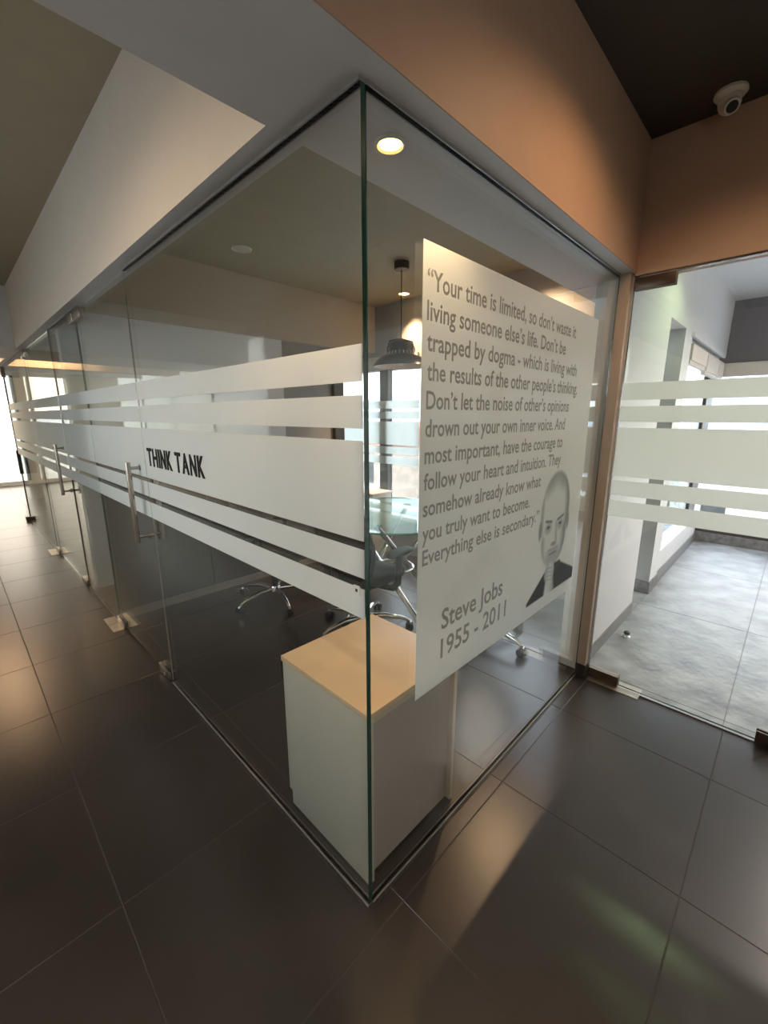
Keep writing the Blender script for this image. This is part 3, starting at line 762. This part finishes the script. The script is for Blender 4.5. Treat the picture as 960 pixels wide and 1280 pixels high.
# ------------------------------------------------------------------ office chairs (built facing +X)
def make_chair():
    e = empty('office_chair', (0, 0, 0), cat='chair')
    for k in range(5):
        a = 2 * PI * k / 5 + 0.35
        d = Vector((math.cos(a), math.sin(a), 0))
        bm = add_tube(bmesh.new(), [d * 0.03 + Vector((0, 0, 0.105)), d * 0.15 + Vector((0, 0, 0.112)), d * 0.27 + Vector((0, 0, 0.090)), d * 0.315 + Vector((0, 0, 0.068))], [0.020, 0.018, 0.014, 0.010], 12)
        for v in bm.verts: pass
        s_ = link('base_arm', bm, 'chrome', e, smooth=True, local=True)
        c_ = d * 0.315; t_ = Vector((-d.y, d.x, 0))
        bm = bmesh.new()
        for sg in (-1, 1): add_tube(bm, [c_ + t_ * (sg * 0.008) + Vector((0, 0, 0.027)), c_ + t_ * (sg * 0.024) + Vector((0, 0, 0.027))], 0.027, 18)
        w_ = link('caster', bm, 'black_plastic', s_, smooth=40, local=True)
        bm = add_tube(bmesh.new(), [c_ + Vector((0, 0, 0.03)), c_ + Vector((0, 0, 0.075))], 0.008, 8)
        add_box(bm, c_.x - 0.012, c_.x + 0.012, c_.y - 0.012, c_.y + 0.012, 0.045, 0.064)
        link('caster_stem', bm, 'chrome', s_, local=True)
    link('hub', add_lathe(bmesh.new(), [(0, 0.13), (0.036, 0.13), (0.042, 0.12), (0.042, 0.085), (0.03, 0.075), (0, 0.075)], seg=24), 'chrome', e, smooth=True, local=True)
    link('gas_column', add_lathe(bmesh.new(), [(0, 0.36), (0.014, 0.36), (0.014, 0.27), (0.025, 0.27), (0.025, 0.125), (0, 0.125)], seg=20), 'black_plastic', e, smooth=True, local=True)
    bm = bmesh.new(); add_box(bm, -0.11, 0.10, -0.075, 0.075, 0.345, 0.385, 0, 0.012); link('tilt_mechanism', bm, 'black_plastic', e, smooth=30, local=True)
    link('tilt_lever', add_tube(bmesh.new(), [(0.04, -0.06, 0.36), (0.05, -0.20, 0.352), (0.05, -0.24, 0.345)], [0.005, 0.005, 0.009], 8), 'black_plastic', e, smooth=True, local=True)
    # seat cushion: rounded superellipse slab, waterfall front
    bm = bmesh.new(); N = 40
    prof = [(0.86, 0.388), (0.97, 0.398), (1.0, 0.420), (0.98, 0.446), (0.90, 0.462), (0.6, 0.458), (0.25, 0.452)]
    rings = []
    for r_, z_ in prof:
        ring_ = []
        for k in range(N):
            a = 2 * PI * k / N; ca, sa = math.cos(a), math.sin(a)
            q = (abs(ca) ** 3.2 + abs(sa) ** 3.2) ** (-1 / 3.2)
            x_ = 0.01 + 0.235 * r_ * ca * q; y_ = 0.245 * r_ * sa * q
            dz = -0.035 * max(0, (x_ - 0.12) / 0.12) ** 2 if x_ > 0.12 else 0.0
            dz += 0.015 * (abs(y_) / 0.245) ** 2
            ring_.append(bm.verts.new((x_, y_, z_ + dz)))
        rings.append(ring_)
    for a_, b_ in zip(rings, rings[1:]):
        for k in range(N): bm.faces.new((a_[k], a_[(k + 1) % N], b_[(k + 1) % N], b_[k]))
    bm.faces.new(rings[0][::-1]); bm.faces.new(rings[-1])
    link('seat', bm, 'black_fabric', e, smooth=60, local=True)
    # backrest: curved mesh panel in a frame
    def back_pt(u, v):      # u -1..1 across, v 0..1 up
        hw = 0.215 + 0.02 * math.sin(PI * v) - 0.035 * v ** 3
        y_ = hw * u
        x_ = -0.235 - 0.055 * v + 0.045 * math.sin(PI * min(1, v * 1.6)) * 0.7 + 0.05 * u * u - 0.02 * v * v
        return Vector((x_, y_, 0.50 + 0.46 * v))
    bm = bmesh.new(); nu, nv = 14, 16; th = 0.010
    def grid(off):
        return [[bm.verts.new(back_pt(-1 + 2 * i / nu, j / nv) + Vector((off, 0, 0))) for i in range(nu + 1)] for j in range(nv + 1)]
    ga, gb = grid(th / 2), grid(-th / 2)
    for j in range(nv):
        for i in range(nu):
            bm.faces.new((ga[j][i], ga[j][i + 1], ga[j + 1][i + 1], ga[j + 1][i])); bm.faces.new((gb[j][i], gb[j + 1][i], gb[j + 1][i + 1], gb[j][i + 1]))
    link('backrest', bm, 'black_fabric', e, smooth=60, local=True)
    loop = [back_pt(-1 + 2 * i / 14, 0) for i in range(15)] + [back_pt(1, j / 12) for j in range(1, 13)] + [back_pt(1 - 2 * i / 14, 1) for i in range(1, 15)] + [back_pt(-1, 1 - j / 12) for j in range(1, 13)]
    link('back_frame', add_tube(bmesh.new(), loop, 0.013, 10, cap=False), 'black_plastic', e, smooth=True, local=True)
    link('back_bracket', add_tube(bmesh.new(), [(-0.06, 0, 0.375), (-0.20, 0, 0.385), (-0.268, 0, 0.43), (-0.275, 0, 0.60), (-0.262, 0, 0.70)], [0.024, 0.024, 0.022, 0.018, 0.012], 12), 'black_plastic', e, smooth=True, local=True)
    for sg in (-1, 1):
        ar = link('armrest', add_tube(bmesh.new(), [(-0.02, sg * 0.16, 0.375), (-0.01, sg * 0.255, 0.380), (0.0, sg * 0.285, 0.42), (0.01, sg * 0.285, 0.58), (0.015, sg * 0.285, 0.605)], [0.020, 0.022, 0.023, 0.021, 0.022], 14), 'black_plastic', e, smooth=True, local=True)
        bm = bmesh.new(); Np = 28; rr = []
        for r_, z_ in [(0.80, 0.604), (0.97, 0.610), (1.0, 0.620), (0.95, 0.630), (0.75, 0.634)]:
            rg = []
            for k in range(Np):
                a = 2 * PI * k / Np; ca, sa = math.cos(a), math.sin(a); q = (abs(ca) ** 3 + abs(sa) ** 3) ** (-1 / 3)
                x_ = 0.03 + 0.125 * r_ * ca * q
                rg.append(bm.verts.new((x_, sg * 0.285 + 0.043 * r_ * sa * q, z_ - 0.012 * ((x_ - 0.03) / 0.125) ** 2)))
            rr.append(rg)
        for a_, b_ in zip(rr, rr[1:]):
            for k in range(Np): bm.faces.new((a_[k], a_[(k + 1) % Np], b_[(k + 1) % Np], b_[k]))
        bm.faces.new(rr[0][::-1]); bm.faces.new(rr[-1])
        link('arm_pad', bm, 'pad_plastic', ar, smooth=60, local=True)
    return e
ch0 = make_chair()
CH = [(1.14, 1.24, 0.12, 'black office chair with armrests pushed to the table, just behind the cabinet top'),
      (1.62, 0.62, 1.75, 'black office chair behind the quotation poster, one caster showing under it'),
      (0.98, 2.10, -0.9, 'black office chair by the dark panels under the back wall')]
for i, (x, y, r, lb) in enumerate(CH):
    c = ch0 if i == 0 else copy_tree(ch0)
    c.location = (x, y, 0); c.rotation_euler = (0, 0, r); c['label'] = lb; c['group'] = 'office chairs round the glass table'

# low cupboard under the far window
lc = empty('low_cupboard', (2.40, 2.75, 0), label='low grey-beige cupboard with white top under the far window', cat='cabinet')
box('body', 2.28, 2.56, 2.32, 3.30, 0.0, 0.645, 'cream_plastic', lc, bev=0.002)
box('top', 2.27, 2.57, 2.31, 3.31, 0.645, 0.665, 'white_paint', lc, bev=0.002)

# dome security camera
cc = empty('security_camera', (1.545, -0.335, ZC), label='small cream dome security camera on the dark ceiling', cat='camera')
c0 = (1.545, -0.335, ZC)
link('mount', add_lathe(bmesh.new(), [(0, 0), (0.050, 0), (0.052, -0.010), (0.042, -0.022), (0, -0.022)], c0, 36), 'cream_plastic', cc, smooth=True)
bm = bmesh.new(); bmesh.ops.create_uvsphere(bm, u_segments=28, v_segments=18, radius=0.036)
bmesh.ops.translate(bm, verts=bm.verts, vec=(c0[0], c0[1], c0[2] - 0.036)); ey = link('eyeball', bm, 'cream_plastic', cc, smooth=True)
d_ = Vector((-0.62, -0.35, -0.70)).normalized(); q0 = Vector((c0[0], c0[1], c0[2] - 0.036))
link('lens_ring', add_tube(bmesh.new(), [q0 + d_ * 0.026, q0 + d_ * 0.040], [0.027, 0.024], 24), 'cream_plastic', ey, smooth=40)
link('lens', add_tube(bmesh.new(), [q0 + d_ * 0.036, q0 + d_ * 0.0415], [0.020, 0.018], 24), 'black_plastic', ey, smooth=40)

# floor door stop on the terrace
ds = empty('door_stop', (2.30, -0.085, 0), label='small chrome door stop on the grey terrace tiles', cat='door stop')
link('base', add_lathe(bmesh.new(), [(0, 0), (0.022, 0), (0.022, 0.006), (0.014, 0.012), (0.012, 0.026), (0, 0.026)], (2.30, -0.085, 0), 24), 'chrome', ds, smooth=True)
link('buffer', add_lathe(bmesh.new(), [(0, 0.022), (0.018, 0.024), (0.019, 0.034), (0.012, 0.040), (0, 0.040)], (2.30, -0.085, 0), 24), 'pad_plastic', ds, smooth=True)

# ------------------------------------------------------------------ outside
struct('ground_town', -60, 160, -120, 140, -6.2, -6.0, 'town_ground')
# pantiled white roof below the window
rf = empty('neighbour_roof', (6, 5, -2), label='pale pantiled roof of the neighbouring house below the windows', cat='roof')
bm = bmesh.new(); nx, ny = 90, 200
g_ = [[bm.verts.new((5.9 + 6 * i / nx, -6 + 16 * j / ny, -1.1 + 0.06 * abs(math.sin(PI * (16 * j / ny) / 0.26)) + 0.045 * ((i * 6 / nx / 0.4) % 1.0) - 0.12 * i * 6 / nx)) for j in range(ny + 1)] for i in range(nx + 1)]
for i in range(nx):
    for j in range(ny): bm.faces.new((g_[i][j], g_[i + 1][j], g_[i + 1][j + 1], g_[i][j + 1]))
tl_ = link('roof_tiles', bm, 'roof_white', rf); tl_['kind'] = 'stuff'
box('wall', 6.0, 11.8, -5.9, 9.9, -6.0, -1.9, 'render_white', rf)
def house(x, y, wx, wy, h, m, roof, label):
    e = empty('house', (x, y, -6), label=label, cat='building')
    wb = box('wall', x - wx / 2, x + wx / 2, y - wy / 2, y + wy / 2, -6, -6 + h, m, e)
    bm = bmesh.new(); z0 = -6 + h; o_ = 0.4
    v = [bm.verts.new(p) for p in ((x - wx / 2 - o_, y - wy / 2 - o_, z0), (x + wx / 2 + o_, y - wy / 2 - o_, z0), (x + wx / 2 + o_, y + wy / 2 + o_, z0), (x - wx / 2 - o_, y + wy / 2 + o_, z0), (x, y - wy / 2 - o_, z0 + 1.3), (x, y + wy / 2 + o_, z0 + 1.3))]
    for f in ((0, 1, 4), (1, 2, 5, 4), (2, 3, 5), (3, 0, 4, 5), (3, 2, 1, 0)): bm.faces.new([v[k] for k in f])
    link('roof', bm, roof, e)
    for k in range(4):
        yy_ = y - wy / 2 + wy * (k + 0.5) / 4
        box('window', x - wx / 2 - 0.03, x - wx / 2 + 0.02, yy_ - 0.4, yy_ + 0.4, -6 + h - 2.2, -6 + h - 1.0, 'dark_cladding', e)
house(24, -2, 7, 9, 5.4, 'render_white', 'roof_red', 'white house with a red roof beyond the terrace window')
house(29, 10, 6, 8, 5.2, 'render_tan', 'roof_red', 'tan house with a red roof beyond the pale roof')
house(20, 21, 7, 10, 5.8, 'render_tan', 'roof_red', 'taller tan house outside the far meeting room window')
house(32, 28, 9, 9, 5.4, 'render_white', 'roof_red', 'white house far outside the meeting room window')
def tree(x, y, h, r, label):
    e = empty('tree', (x, y, -6), label=label, cat='tree', group='trees outside')
    link('trunk', add_tube(bmesh.new(), [(x, y, -6), (x + 0.1, y, -6 + h * 0.6)], [0.22, 0.12], 8), 'bark', e)
    bm = bmesh.new()
    for k in range(46):
        a, b_ = random.uniform(0, 2 * PI), random.uniform(-0.6, 1)
        q = r * random.uniform(0.5, 1)
        bmesh.ops.create_icosphere(bm, subdivisions=1, radius=r * random.uniform(0.18, 0.34), matrix=Matrix.Translation((x + q * math.cos(a) * math.cos(b_), y + q * math.sin(a) * math.cos(b_), -6 + h * 0.75 + q * 0.8 * math.sin(b_))))
    for v in bm.verts: v.co += Vector((random.uniform(-.1, .1), random.uniform(-.1, .1), random.uniform(-.1, .1)))
    o = link('crown', bm, 'leaf_green', e); o['kind'] = 'stuff'
tree(17, 3.0, 5.6, 1.3, 'bushy green tree beyond the terrace window, in front of the white house')
tree(20, 7.2, 5.4, 1.4, 'green tree between the white house and the tan house')
tree(30, 18, 5.6, 2.0, 'green tree outside the far meeting room window')
bm = bmesh.new(); prev = None
for k in range(61):
    a = -0.9 + 2.7 * k / 60; x_, y_ = 150 * math.cos(a), 150 * math.sin(a); h_ = 6 + 5 * math.sin(k * 0.35) + 3 * math.sin(k * 0.9 + 1)
    c1_, c2_, c3_ = bm.verts.new((x_, y_, -6.1)), bm.verts.new((x_ * 1.12, y_ * 1.12, h_)), bm.verts.new((x_ * 1.25, y_ * 1.25, -6.1))
    if prev: bm.faces.new((prev[0], c1_, c2_, prev[1])); bm.faces.new((prev[1], c2_, c3_, prev[2]))
    prev = (c1_, c2_, c3_)
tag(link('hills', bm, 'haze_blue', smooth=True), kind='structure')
